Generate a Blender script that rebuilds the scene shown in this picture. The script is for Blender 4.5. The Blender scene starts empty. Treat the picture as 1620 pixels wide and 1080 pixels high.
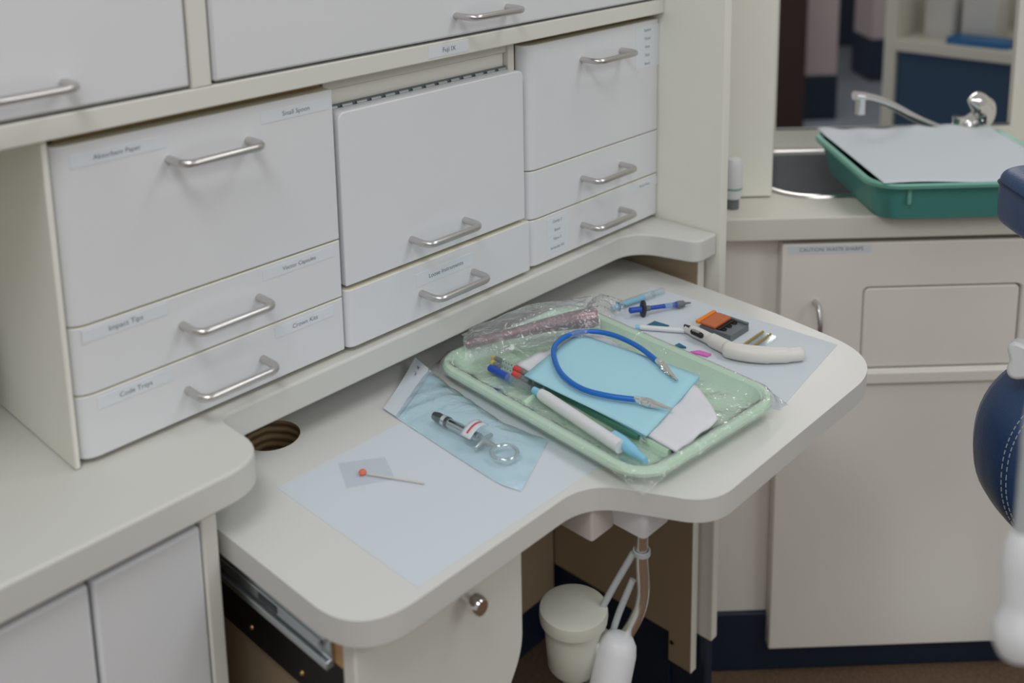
import bpy, bmesh, math, random
from mathutils import Vector, Matrix
random.seed(7)
sc = bpy.context.scene
COL = sc.collection
R = math.radians
D = 0.79            # height of the pull-out desk above the floor

# ------------------------------------------------------------------ camera, world, lights, exposure
cam = bpy.data.cameras.new('camera'); camo = bpy.data.objects.new('camera', cam); COL.objects.link(camo)
yaw, pitch, roll = 0.812694, 0.196048, 0.0157549
fwd = Vector((math.sin(yaw)*math.cos(pitch), math.cos(yaw)*math.cos(pitch), -math.sin(pitch)))
rt = fwd.cross(Vector((0, 0, 1))).normalized(); dn = fwd.cross(rt)
rx = math.cos(roll)*rt + math.sin(roll)*dn; ry = -math.sin(roll)*rt + math.cos(roll)*dn
camo.matrix_world = Matrix(((rx.x, -ry.x, -fwd.x, 0), (rx.y, -ry.y, -fwd.y, 0), (rx.z, -ry.z, -fwd.z, D+0.62), (0, 0, 0, 1)))
cam.sensor_width = 36; cam.lens = 1657.92/1620*36
cam.shift_x = (810-818.06)/1620; cam.shift_y = (91.28-540)/1620
cam.clip_start = 0.02
cam.dof.use_dof = True; cam.dof.focus_distance = 1.25; cam.dof.aperture_fstop = 3.3
sc.camera = camo

w = bpy.data.worlds.new('room_light'); sc.world = w; w.use_nodes = True
w.node_tree.nodes['Background'].inputs[0].default_value = (1.0, 0.965, 0.92, 1)
w.node_tree.nodes['Background'].inputs[1].default_value = 0.35

def area(name, loc, size, energy, col, target):
    l = bpy.data.lights.new(name, 'AREA'); l.shape = 'RECTANGLE'; l.size, l.size_y = size; l.energy = energy; l.color = col
    o = bpy.data.objects.new(name, l); COL.objects.link(o); o.location = loc
    o.rotation_euler = (Vector(target)-Vector(loc)).to_track_quat('-Z', 'Y').to_euler(); return o
LE = dict(left=13, right=6, fill_a=12, fill_b=18)
area('hallway_fill', (4.6, 2.3, 2.55), (1.2, 0.6), 26, (1, 0.97, 0.94), (4.6, 2.3, 0))  # unseen lamp added to brighten the hallway
area('ceiling_and_fill_light', (-0.30, 0.15, 2.62), (0.5, 0.9), LE['left'], (0.975, 0.985, 1.0), (-0.30, 0.15, 0))
area('ceiling_and_fill_light', (1.50, -0.05, 2.62), (0.5, 0.9), LE['right'], (0.975, 0.985, 1.0), (1.50, -0.05, 0))
area('ceiling_and_fill_light', (-1.3, -1.7, 2.62), (1.2, 1.2), LE['fill_a'], (0.94, 0.97, 1.0), (-0.4, -0.8, 0.6))  # added fill overhead behind the camera, not a known fixture
area('ceiling_and_fill_light', (1.3, -2.2, 2.62), (1.2, 1.2), LE['fill_b'], (0.94, 0.97, 1.0), (1.0, -1.0, 0.6))  # second fill added behind the camera to lift the upright faces

sc.view_settings.view_transform = 'Standard'; sc.view_settings.look = 'None'
sc.view_settings.exposure = 0.0; sc.view_settings.gamma = 1.0; sc.view_settings.use_curve_mapping = False

# ------------------------------------------------------------------ materials
def mat(name, col, rough=0.5, metal=0.0, spec=0.5, alpha=1.0, trans=0.0, coat=0.0, noise=0.0, nscale=40.0, bump=0.0, bscale=200.0, emit=0.0):
    m = bpy.data.materials.new(name); m.use_nodes = True; nt = m.node_tree; b = nt.nodes['Principled BSDF']
    b.inputs['Base Color'].default_value = (*col, 1); b.inputs['Roughness'].default_value = rough
    b.inputs['Metallic'].default_value = metal; b.inputs['Specular IOR Level'].default_value = spec
    b.inputs['Alpha'].default_value = alpha; b.inputs['Transmission Weight'].default_value = trans
    b.inputs['Coat Weight'].default_value = coat
    tc = nt.nodes.new('ShaderNodeTexCoord')
    n = nt.nodes.new('ShaderNodeTexNoise'); n.inputs['Scale'].default_value = nscale; n.inputs['Detail'].default_value = 5
    nt.links.new(tc.outputs['Object'], n.inputs['Vector'])
    mx = nt.nodes.new('ShaderNodeMix'); mx.data_type = 'RGBA'; mx.blend_type = 'MIX'
    k = 1-noise
    mx.inputs[6].default_value = (col[0]*k, col[1]*k, col[2]*k, 1)
    mx.inputs[7].default_value = (min(1, col[0]*(1+noise)), min(1, col[1]*(1+noise)), min(1, col[2]*(1+noise)), 1)
    nt.links.new(n.outputs['Fac'], mx.inputs[0]); nt.links.new(mx.outputs[2], b.inputs['Base Color'])
    if bump:
        n2 = nt.nodes.new('ShaderNodeTexNoise'); n2.inputs['Scale'].default_value = bscale; n2.inputs['Detail'].default_value = 3
        nt.links.new(tc.outputs['Object'], n2.inputs['Vector'])
        bp = nt.nodes.new('ShaderNodeBump'); bp.inputs['Strength'].default_value = bump; bp.inputs['Distance'].default_value = 0.002
        nt.links.new(n2.outputs['Fac'], bp.inputs['Height']); nt.links.new(bp.outputs['Normal'], b.inputs['Normal'])
    return m

def film(name, tint=(1, 1, 1), milk=0.0, milkcol=(0.9, 0.95, 1), rough=0.12, gain=1.0, bump=0.0, bscale=60):
    m = bpy.data.materials.new(name); m.use_nodes = True; nt = m.node_tree; nt.nodes.clear()
    out = nt.nodes.new('ShaderNodeOutputMaterial'); tr = nt.nodes.new('ShaderNodeBsdfTransparent'); tr.inputs[0].default_value = (*tint, 1)
    gl = nt.nodes.new('ShaderNodeBsdfGlossy'); gl.inputs['Roughness'].default_value = rough
    fr = nt.nodes.new('ShaderNodeLayerWeight'); fr.inputs['Blend'].default_value = 0.5
    pw = nt.nodes.new('ShaderNodeMath'); pw.operation = 'POWER'; pw.inputs[1].default_value = 3.5
    ml = nt.nodes.new('ShaderNodeMath'); ml.operation = 'MULTIPLY_ADD'; ml.inputs[1].default_value = gain; ml.inputs[2].default_value = 0.035*gain; ml.use_clamp = True
    nt.links.new(fr.outputs['Facing'], pw.inputs[0])
    df = nt.nodes.new('ShaderNodeBsdfDiffuse'); df.inputs[0].default_value = (*milkcol, 1)
    if bump:
        tc = nt.nodes.new('ShaderNodeTexCoord'); nz = nt.nodes.new('ShaderNodeTexNoise'); nz.inputs['Scale'].default_value = bscale; nz.inputs['Detail'].default_value = 2; nz.inputs['Distortion'].default_value = 1.2
        bp = nt.nodes.new('ShaderNodeBump'); bp.inputs['Strength'].default_value = bump; bp.inputs['Distance'].default_value = 0.01
        nt.links.new(tc.outputs['Object'], nz.inputs['Vector']); nt.links.new(nz.outputs['Fac'], bp.inputs['Height']); nt.links.new(bp.outputs['Normal'], gl.inputs['Normal'])
    m1 = nt.nodes.new('ShaderNodeMixShader'); m1.inputs[0].default_value = milk
    m2 = nt.nodes.new('ShaderNodeMixShader')
    nt.links.new(tr.outputs[0], m1.inputs[1]); nt.links.new(df.outputs[0], m1.inputs[2])
    nt.links.new(pw.outputs[0], ml.inputs[0]); nt.links.new(ml.outputs[0], m2.inputs[0])
    nt.links.new(m1.outputs[0], m2.inputs[1]); nt.links.new(gl.outputs[0], m2.inputs[2]); nt.links.new(m2.outputs[0], out.inputs[0])
    return m

def waffle(name, col, scale):
    m = mat(name, col, 0.85, spec=0.2); nt = m.node_tree; b = nt.nodes['Principled BSDF']
    tc = nt.nodes['Texture Coordinate']; vo = nt.nodes.new('ShaderNodeTexChecker'); vo.inputs['Scale'].default_value = scale
    nt.links.new(tc.outputs['Object'], vo.inputs['Vector'])
    bp = nt.nodes.new('ShaderNodeBump'); bp.inputs['Strength'].default_value = 0.35; bp.inputs['Distance'].default_value = 0.0006
    nt.links.new(vo.outputs['Fac'], bp.inputs['Height']); nt.links.new(bp.outputs['Normal'], b.inputs['Normal'])
    return m

def plywood(name):
    m = mat(name, (0.30, 0.20, 0.10), 0.7); nt = m.node_tree; b = nt.nodes['Principled BSDF']
    tc = nt.nodes['Texture Coordinate']; wv = nt.nodes.new('ShaderNodeTexWave'); wv.bands_direction = 'Z'
    wv.inputs['Scale'].default_value = 34; wv.inputs['Distortion'].default_value = 2.5; wv.inputs['Detail'].default_value = 3
    nt.links.new(tc.outputs['Object'], wv.inputs['Vector'])
    cr = nt.nodes.new('ShaderNodeValToRGB'); cr.color_ramp.elements[0].color = (0.10, 0.062, 0.03, 1); cr.color_ramp.elements[1].color = (0.36, 0.25, 0.13, 1)
    nt.links.new(wv.outputs['Fac'], cr.inputs[0]); nt.links.new(cr.outputs[0], b.inputs['Base Color'])
    return m

M = {}
M['face'] = mat('drawer_face_white', (0.715, 0.725, 0.745), 0.38, spec=0.35, noise=0.012, nscale=3)
M['cream'] = mat('cream_laminate', (0.71, 0.708, 0.645), 0.45, spec=0.35, noise=0.02, nscale=5)
M['desk'] = mat('desk_laminate', (0.645, 0.645, 0.62), 0.36, spec=0.4, noise=0.015, nscale=4)
M['worktop'] = mat('worktop_laminate', (0.62, 0.62, 0.585), 0.42, spec=0.35, noise=0.015, nscale=5)
M['edge'] = mat('cream_edge_band', (0.70, 0.67, 0.53), 0.45, noise=0.03)
M['panel'] = mat('cream_panel', (0.80, 0.795, 0.715), 0.5, noise=0.02, nscale=4)
M['sinkface'] = mat('sink_cabinet_laminate', (0.83, 0.80, 0.745), 0.5, noise=0.02, nscale=4)
M['tan'] = mat('tan_interior', (0.36, 0.28, 0.18), 0.6, noise=0.05, nscale=6)
M['gap'] = mat('golden_particle_board', (0.52, 0.34, 0.13), 0.7, noise=0.05)
M['steel'] = mat('satin_steel', (0.62, 0.60, 0.58), 0.28, metal=1.0, noise=0.03)
M['chrome'] = mat('chrome', (0.80, 0.80, 0.80), 0.08, metal=1.0)
M['polished'] = mat('polished_tube', (0.78, 0.78, 0.77), 0.22, metal=1.0)
M['basin'] = mat('stainless_basin', (0.40, 0.40, 0.42), 0.42, metal=0.7, noise=0.05)
M['zinc'] = mat('zinc_slide', (0.55, 0.60, 0.62), 0.32, metal=1.0, noise=0.08, nscale=20)
M['navy'] = mat('navy_vinyl_base', (0.010, 0.022, 0.045), 0.45)
M['vinyl'] = mat('navy_upholstery', (0.022, 0.062, 0.16), 0.36, spec=0.5, bump=0.25, bscale=500, noise=0.1, nscale=60)
M['thread'] = mat('grey_thread', (0.45, 0.48, 0.5), 0.8)
M['black'] = mat('black_board', (0.008, 0.007, 0.006), 0.6)
M['plywood'] = plywood('plywood_edge')
M['wood'] = mat('raw_wood_block', (0.50, 0.30, 0.13), 0.7, noise=0.15, nscale=60)
M['white'] = mat('white_plastic', (0.70, 0.71, 0.73), 0.4, noise=0.01)
M['offwhite'] = mat('offwhite_plastic', (0.69, 0.675, 0.635), 0.38, noise=0.01)
M['ivory'] = mat('ivory_plastic', (0.60, 0.61, 0.53), 0.4, noise=0.02)
M['grey'] = mat('grey_hose', (0.42, 0.45, 0.46), 0.5, noise=0.04)
M['mauveplastic'] = mat('pinkish_plastic', (0.55, 0.49, 0.46), 0.5, noise=0.03)
M['paper'] = mat('white_paper', (0.615, 0.665, 0.71), 0.8, spec=0.15, noise=0.008, nscale=8)
M['sticker'] = mat('label_sticker', (0.70, 0.745, 0.785), 0.35, spec=0.5)
M['ink'] = mat('label_ink', (0.10, 0.12, 0.17), 0.6)
M['carpet'] = mat('brown_carpet', (0.17, 0.11, 0.07), 0.95, spec=0.1, noise=0.5, nscale=160, bump=0.8, bscale=400)
M['bluecarpet'] = mat('slate_carpet', (0.15, 0.17, 0.20), 0.95, spec=0.1, noise=0.12, nscale=25)
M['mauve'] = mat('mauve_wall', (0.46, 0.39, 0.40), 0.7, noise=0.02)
M['mauveshade'] = mat('mauve_wall_shaded', (0.20, 0.17, 0.175), 0.7, noise=0.02)  # mauve wall darkened, dimness of the hallway end put into the colour
M['brown'] = mat('dark_brown_door', (0.045, 0.022, 0.018), 0.5, noise=0.1)
M['wallcream'] = mat('cream_wall', (0.66, 0.645, 0.575), 0.7, noise=0.02)
M['bluepanel'] = mat('blue_fabric_panel', (0.05, 0.10, 0.19), 0.8, noise=0.1, nscale=200)
M['ceiling'] = mat('ceiling_white', (0.75, 0.75, 0.73), 0.9)
M['tub'] = mat('green_tub_plastic', (0.07, 0.30, 0.27), 0.38, noise=0.02)
M['tubrim'] = mat('green_tub_rim', (0.16, 0.42, 0.34), 0.35)
M['tray'] = mat('pale_green_tray', (0.51, 0.69, 0.53), 0.35, noise=0.015)
M['slotshade'] = mat('dark_green_slot_shade', (0.045, 0.19, 0.13), 0.4)  # shade of the tray slot put into a colour
M['napkin'] = waffle('aqua_napkin', (0.385, 0.67, 0.76), 700)
M['gauze'] = mat('white_gauze', (0.70, 0.71, 0.74), 0.9, spec=0.1, bump=0.4, bscale=60)
M['cord'] = mat('blue_cord', (0.005, 0.14, 0.52), 0.35)
M['bluep'] = mat('royal_blue_plastic', (0.012, 0.07, 0.42), 0.35)
M['skyp'] = mat('light_blue_plastic', (0.24, 0.56, 0.76), 0.4)
M['darkgrey'] = mat('charcoal_plastic', (0.035, 0.042, 0.05), 0.45, noise=0.05)
M['midgrey'] = mat('slate_plastic', (0.13, 0.15, 0.165), 0.45, noise=0.04)
M['orange'] = mat('orange_plastic', (0.52, 0.13, 0.045), 0.4, noise=0.03)
M['orange2'] = mat('bright_orange_plastic', (0.80, 0.25, 0.015), 0.4)
M['red'] = mat('red_band', (0.62, 0.06, 0.05), 0.4)
M['rose'] = mat('rose_metal_tube', (0.23, 0.135, 0.15), 0.3, metal=0.75, noise=0.1, nscale=15)
M['gold'] = mat('gold_metal', (0.55, 0.36, 0.12), 0.35, metal=0.8)
M['amber'] = mat('yellow_rubber', (0.60, 0.44, 0.12), 0.5)
M['pink'] = mat('pink_plastic', (0.72, 0.16, 0.55), 0.4)
M['teal'] = mat('teal_plastic', (0.01, 0.13, 0.22), 0.4)
M['coral'] = mat('coral_tip', (0.72, 0.18, 0.10), 0.8)
M['stick'] = mat('pale_stick', (0.62, 0.58, 0.54), 0.7)
M['bluepaper'] = mat('pouch_blue_paper', (0.66, 0.765, 0.81), 0.55, noise=0.03, nscale=30)
M['film'] = film('clear_film', (0.99, 1, 0.99), 0.10, rough=0.10, gain=1.6, bump=0.8, bscale=45)
M['bagfilm'] = film('bag_film', (0.97, 0.98, 0.98), 0.10, rough=0.10, gain=2.2, bump=0.8, bscale=55)
M['pouchfilm'] = film('blue_pouch_film', (0.88, 0.95, 0.98), 0.10, (0.55, 0.78, 0.9), rough=0.18, gain=1.2, bump=0.5, bscale=50)
M['clearsheet'] = film('clear_sheet', (0.96, 0.965, 0.975), 0.0, gain=0.25)
M['glass'] = film('clear_tube', (0.86, 0.92, 0.93), 0.12, (0.75, 0.8, 0.82), rough=0.08, gain=0.6)
M['blueglass'] = film('clear_blue_tube', (0.55, 0.72, 0.92), 0.25, (0.45, 0.6, 0.85), rough=0.1, gain=0.6)
M['shelfwhite'] = mat('white_box', (0.72, 0.72, 0.71), 0.6)
M['bluetray'] = mat('bright_blue_tray', (0.02, 0.16, 0.42), 0.4)

# ------------------------------------------------------------------ helpers
def link(name, me, m=None, parent=None, loc=None, rz=0.0, sharp=35, bevel=None):
    o = bpy.data.objects.new(name, me); COL.objects.link(o)
    if m is not None:
        for k in (m if isinstance(m, (list, tuple)) else [m]): me.materials.append(M[k])
    if parent is not None: o.parent = parent
    if loc is not None: o.location = loc
    if rz: o.rotation_euler = (0, 0, rz)
    for p in me.polygons: p.use_smooth = True
    me.set_sharp_from_angle(angle=R(sharp))
    if bevel:
        b = o.modifiers.new('bevel', 'BEVEL'); b.width = bevel[0]; b.segments = bevel[1]; b.limit_method = 'ANGLE'; b.angle_limit = R(40)
        b.harden_normals = False
    return o
def fin(bm, name='m'):
    bmesh.ops.remove_doubles(bm, verts=bm.verts, dist=1e-6)
    bmesh.ops.recalc_face_normals(bm, faces=bm.faces)
    me = bpy.data.meshes.new(name); bm.to_mesh(me); bm.free(); return me
def empty(name, loc=(0, 0, 0), rz=0.0):
    o = bpy.data.objects.new(name, None); COL.objects.link(o); o.location = loc; o.rotation_euler = (0, 0, rz); o.empty_display_size = 0.05; return o
def tag(o, label, cat, group=None):
    o['label'] = label; o['category'] = cat
    if group: o['group'] = group
    return o
def struct(o): o['kind'] = 'structure'; return o
def bbox(bm, x0, x1, y0, y1, z0, z1, mi=0):
    v = [bm.verts.new((x, y, z)) for x in (x0, x1) for y in (y0, y1) for z in (z0, z1)]
    for f in ((0, 1, 3, 2), (4, 6, 7, 5), (0, 4, 5, 1), (2, 3, 7, 6), (0, 2, 6, 4), (1, 5, 7, 3)):
        bm.faces.new([v[i] for i in f]).material_index = mi
    return v
def box(name, x0, x1, y0, y1, z0, z1, m, parent=None, bev=0.0015, **k):
    bm = bmesh.new(); bbox(bm, x0, x1, y0, y1, z0, z1)
    return link(name, fin(bm), m, parent, bevel=(bev, 2) if bev else None, **k)
def rpoly(pts, seg=8, lim=0.499):
    out = []; n = len(pts)
    for i, p in enumerate(pts):
        r = p[2] if len(p) > 2 else 0
        P = Vector(p[:2]); A = Vector(pts[i-1][:2]); B = Vector(pts[(i+1) % n][:2])
        if r <= 0: out.append(tuple(P)); continue
        a = (A-P).normalized(); b = (B-P).normalized(); ang = a.angle(b)
        d = min(r/math.tan(ang/2), (A-P).length*lim, (B-P).length*lim)
        s, e = P+a*d, P+b*d
        for j in range(seg+1):
            t = j/seg; out.append(tuple((1-t)**2*s*1 + 2*t*(1-t)*(P*0.94+(s+e)*0.03) + t*t*e))
    return out
def prism(outline, h0, h1, axis='z', holes=(), bm=None, mi=0, hole_mi=0):
    """closed slab from a 2D outline; axis z: (x,y), axis y: (x,z), axis x: (y,z)"""
    bm = bm or bmesh.new()
    f3 = {'z': lambda a, b, h: (a, b, h), 'y': lambda a, b, h: (a, h, b), 'x': lambda a, b, h: (h, a, b)}[axis]
    caps = []
    loops = [outline]+list(holes)
    allv = {}
    for h in (h0, h1):
        es = []; lv = []
        for lp in loops:
            vs = [bm.verts.new(f3(a, b, h)) for a, b in lp]; lv.append(vs)
            if holes:
                for i in range(len(vs)): es.append(bm.edges.new((vs[i-1], vs[i])))
        if holes:
            g = bmesh.ops.triangle_fill(bm, use_beauty=True, use_dissolve=False, edges=es)
            for q in g['geom']:
                if isinstance(q, bmesh.types.BMFace): q.material_index = mi
        else: bm.faces.new(lv[0]).material_index = mi
        allv[h] = lv
    for li in range(len(loops)):
        a, b = allv[h0][li], allv[h1][li]; n = len(a)
        for i in range(n):
            f = bm.faces.new((a[i-1], a[i], b[i], b[i-1])); f.material_index = mi if li == 0 else hole_mi
    return bm
def slab(name, outline, h0, h1, m, parent=None, axis='z', bev=(0.0015, 2), holes=(), hole_mi=0, **k):
    return link(name, fin(prism(outline, h0, h1, axis, holes, hole_mi=hole_mi)), m, parent, bevel=bev, **k)
def catmull(pts, n=8, closed=False):
    P = [Vector(p) for p in pts]; out = []; N = len(P)
    rng = range(N if closed else N-1)
    for i in rng:
        p0 = P[(i-1) % N] if closed or i > 0 else P[0]*2-P[1]; p1 = P[i]; p2 = P[(i+1) % N]
        p3 = P[(i+2) % N] if closed or i+2 < N else P[-1]*2-P[-2]
        for j in range(n):
            t = j/n
            out.append(0.5*((2*p1)+(-p0+p2)*t+(2*p0-5*p1+4*p2-p3)*t*t+(-p0+3*p1-3*p2+p3)*t**3))
    if not closed: out.append(P[-1])
    return out
def tube(bm, pts, rad, n=12, mi=0, caps=True, squash=1.0):
    pts = [Vector(p) for p in pts]
    if not isinstance(rad, (list, tuple)): rad = [rad]*len(pts)
    up = None; rings = []
    for i, p in enumerate(pts):
        t = ((pts[i+1] if i+1 < len(pts) else p)-(pts[i-1] if i else p)).normalized()
        if up is None:
            up = Vector((0, 0, 1)) if abs(t.z) < 0.9 else Vector((1, 0, 0))
        s = t.cross(up).normalized(); up = s.cross(t).normalized()
        rings.append([bm.verts.new(p+(s*math.cos(2*math.pi*k/n)+up*squash*math.sin(2*math.pi*k/n))*max(rad[i], 1e-5)) for k in range(n)])
    for a, b in zip(rings, rings[1:]):
        for k in range(n): bm.faces.new((a[k-1], a[k], b[k], b[k-1])).material_index = mi
    if caps:
        bm.faces.new(rings[0][::-1]).material_index = mi; bm.faces.new(rings[-1]).material_index = mi
    return bm
def tubeo(name, pts, rad, m, parent=None, n=12, sharp=40, **k):
    return link(name, fin(tube(bmesh.new(), pts, rad, n, squash=k.pop('squash', 1.0))), m, parent, sharp=sharp, **k)
def lathe(prof, n=32, bm=None, mi=0, c=(0, 0)):
    bm = bm or bmesh.new(); rings = []
    for r, z in prof:
        rings.append([bm.verts.new((c[0]+max(r, 1e-5)*math.cos(2*math.pi*k/n), c[1]+max(r, 1e-5)*math.sin(2*math.pi*k/n), z)) for k in range(n)])
    for a, b in zip(rings, rings[1:]):
        for k in range(n): bm.faces.new((a[k-1], a[k], b[k], b[k-1])).material_index = mi
    return bm
def grid(bm, f, nu, nv, mi=0):
    V = [[bm.verts.new(f(i/nu, j/nv)) for j in range(nv+1)] for i in range(nu+1)]
    for i in range(nu):
        for j in range(nv): bm.faces.new((V[i][j], V[i+1][j], V[i+1][j+1], V[i][j+1])).material_index = mi
    return bm
def thick(o, t, off=0.0):
    s = o.modifiers.new('thickness', 'SOLIDIFY'); s.thickness = t; s.offset = off; return o
def rr_ring(hx, hy, r, n=8):
    r = min(r, hx*0.99, hy*0.99); out = []
    for cx, cy, a0 in ((hx-r, hy-r, 0), (-hx+r, hy-r, 90), (-hx+r, -hy+r, 180), (hx-r, -hy+r, 270)):
        for k in range(n+1):
            a = R(a0+90*k/n); out.append((cx+r*math.cos(a), cy+r*math.sin(a)))
    return out
def loft(rings, bm=None, mi=0, cap0=True, cap1=True):
    bm = bm or bmesh.new(); V = [[bm.verts.new(p) for p in r] for r in rings]; n = len(V[0])
    for a, b in zip(V, V[1:]):
        for k in range(n): bm.faces.new((a[k-1], a[k], b[k], b[k-1])).material_index = mi
    if cap0: bm.faces.new(V[0][::-1]).material_index = mi
    if cap1: bm.faces.new(V[-1]).material_index = mi
    return bm
_txt = {}
def text_tris(s):
    if s in _txt: return _txt[s]
    c = bpy.data.curves.new('lettering', 'FONT'); c.body = s; c.size = 1; c.align_x = 'CENTER'; c.align_y = 'CENTER'; c.resolution_u = 3
    o = bpy.data.objects.new('lettering', c); COL.objects.link(o)
    dg = bpy.context.evaluated_depsgraph_get(); me = bpy.data.meshes.new_from_object(o.evaluated_get(dg))
    vs = [tuple(v.co) for v in me.vertices]; fs = [tuple(p.vertices) for p in me.polygons]
    bpy.data.objects.remove(o); bpy.data.curves.remove(c); bpy.data.meshes.remove(me)
    _txt[s] = (vs, fs); return _txt[s]
def sticker(name, cx, cz, wd, ht, yface, lines, size, parent, tx=0.0, rz=0.0):
    """paper sticker on a face looking towards -y, lettering printed on it (material 1)"""
    bm = bmesh.new(); y = yface-0.0004
    bbox(bm, cx-wd/2, cx+wd/2, y, yface+0.0002, cz-ht/2, cz+ht/2)
    n = len(lines); step = ht/max(n, 1)
    for i, s in enumerate(lines):
        if not s: continue
        vs, fs = text_tris(s); zc = cz+ht/2-step*(i+0.5)
        V = [bm.verts.new((cx+tx+a*size, y-0.00012, zc+b*size)) for a, b, _ in vs]
        for f in fs:
            try: bm.faces.new([V[k] for k in f]).material_index = 1
            except ValueError: pass
        if i: bbox(bm, cx-wd/2, cx+wd/2, y-0.0002, y, zc+step/2-0.0003, zc+step/2+0.0003, 0)
    me = bpy.data.meshes.new(name); bm.to_mesh(me); bm.free()
    return link(name, me, ['sticker', 'ink'], parent)

# ------------------------------------------------------------------ the setting
def poly_floor(name, pts, z, m):
    bm = bmesh.new(); bm.faces.new([bm.verts.new((x, y, z)) for x, y in pts])
    bb = bmesh.ops.extrude_face_region(bm, geom=list(bm.faces)); bmesh.ops.translate(bm, vec=(0, 0, -0.05), verts=[g for g in bb['geom'] if isinstance(g, bmesh.types.BMVert)])
    return struct(link(name, fin(bm), m))
poly_floor('floor', [(-3.2, -3.5), (4.2, -3.5), (4.2, -1.4), (1.5, 1.3), (-3.2, 1.3)], 0, 'carpet')
poly_floor('floor_hallway', [(1.5, 1.3), (4.2, -1.4), (9.5, 0.0), (9.5, 6.5), (1.5, 6.5)], 0, 'bluecarpet')
struct(box('wall_back', -3.2, 1.50, 1.20, 1.35, 0, 2.7, 'wallcream', bev=0))
O45 = (1.09, 1.09, 0); A45 = R(-45)     # frame of the sink run: x along the run, y towards its wall
bm = bmesh.new(); T = 0.382
bbox(bm, 0.155, 0.545, T, T+0.014, 0, 2.7); bbox(bm, 0.545, 1.0, T, T+0.014, 0, D+0.085); bbox(bm, 1.0, 3.4, T, T+0.014, 0, 2.7); bbox(bm, 0.545, 1.0, T, T+0.014, 1.95, 2.7)
struct(link('wall_right', fin(bm), 'wallcream', loc=O45, rz=A45))
struct(box('trim_1', 0.546, 0.999, T+0.001, T+0.013, D+0.0851, D+0.0875, 'darkgrey', loc=O45, rz=A45, bev=0.0008))
struct(box('wall_corner', 0.26, 0.462, 0.096, T-0.001, D+0.052, 2.69, 'panel', loc=O45, rz=A45, bev=0.003))
# hallway beyond the opening (same 45 degree frame, origin near where each piece meets the floor)
def hall(name, u0, u1, s0, dep, z0, z1, m):
    t = (s0-2.18)/math.sqrt(2); return struct(box(name, u0, u1, t, t+dep, z0, z1, m, loc=O45, rz=A45, bev=0.004))
hall('door_1', 1.30, 1.585, 7.20, 0.05, 0.0, 2.1, 'brown')
hall('wall_hall_pier', 1.62, 1.80, 7.44, 0.3, 0.0, 2.6, 'mauve'); hall('baseboard_hall_pier', 1.615, 1.805, 7.43, 0.32, 0.001, 0.24, 'navy')
hall('wall_hall_column', 2.30, 2.56, 8.68, 0.3, 0.0, 2.6, 'mauve'); hall('baseboard_hall_column', 2.295, 2.565, 8.67, 0.32, 0.001, 0.26, 'navy')
hall('wall_hall_end', 1.6, 4.2, 10.3, 0.1, 0.0, 2.6, 'mauveshade'); hall('baseboard_hall_end', 1.6, 4.2, 10.28, 0.1, 0.001, 0.42, 'navy')
hall('door_2', 2.62, 2.9, 10.22, 0.05, 0.3, 2.1, 'black')
struct(box('baseboard_right', 0.26, 2.6, 0.03, 0.045, 0.0, 0.115, 'navy', loc=O45, rz=A45, bev=0.004))
struct(box('baseboard_knee', 0.47, 1.30, 1.12, 1.135, 0.0, 0.20, 'navy', bev=0.003))
struct(box('baseboard_side', 1.2352, 1.2395, 0.85, 1.11, 0.0, 0.30, 'navy', bev=0.001))
struct(box('baseboard_end', 1.2415, 1.262, 0.785, 1.19, 0.0, 0.185, 'navy', bev=0.003))

# ------------------------------------------------------------------ handles
def handle_mesh(c=0.0857, p=0.031, r=0.0041):
    b = 0.011
    pts = [(-c/2, 0.001, 0), (-c/2, -(p-b), 0)]+[(-c/2+b*(1-math.cos(R(15*k))), -(p-b)-b*math.sin(R(15*k)), 0) for k in range(1, 7)]
    pts += [(-x, y, z) for x, y, z in pts[::-1]]
    return fin(tube(bmesh.new(), pts, r, 12))
HM = handle_mesh()
HM.materials.append(M['steel'])
for p in HM.polygons: p.use_smooth = True
HM.set_sharp_from_angle(angle=R(50))
def handle(parent, x, y, z):
    o = bpy.data.objects.new('handle', HM); COL.objects.link(o); o.parent = parent; o.location = (x, y, z); return o

# ------------------------------------------------------------------ drawer banks
YF = 0.8879  # cabinet, worktop and end panel numbers are pre-scaled about the camera position
def front_outline(x0, x1, rl):
    return rpoly([(x0, YF+0.020, 0), (x0, YF, rl), (x1, YF, 0.002), (x1, YF+0.020, 0)], 8, 0.92)
def drawer(parent, x0, x1, z0, z1, rl=0.016, hx=None, hz=None, name='drawer'):
    o = link(name, fin(prism(front_outline(x0, x1, rl), D+z0, D+z1)), ['face', 'edge'], parent, bevel=(0.0010, 2))
    for p in o.data.polygons:
        if abs(p.normal.z) > 0.9: p.material_index = 1
    if hx is not None: handle(o, hx, YF, D+hz)
    return o
def carcass(parent, x0, x1, z0, z1, m='gap'):
    return box('carcass', x0, x1, YF+0.0215, 1.195, D+z0, D+z1, m, parent, bev=0)

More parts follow.
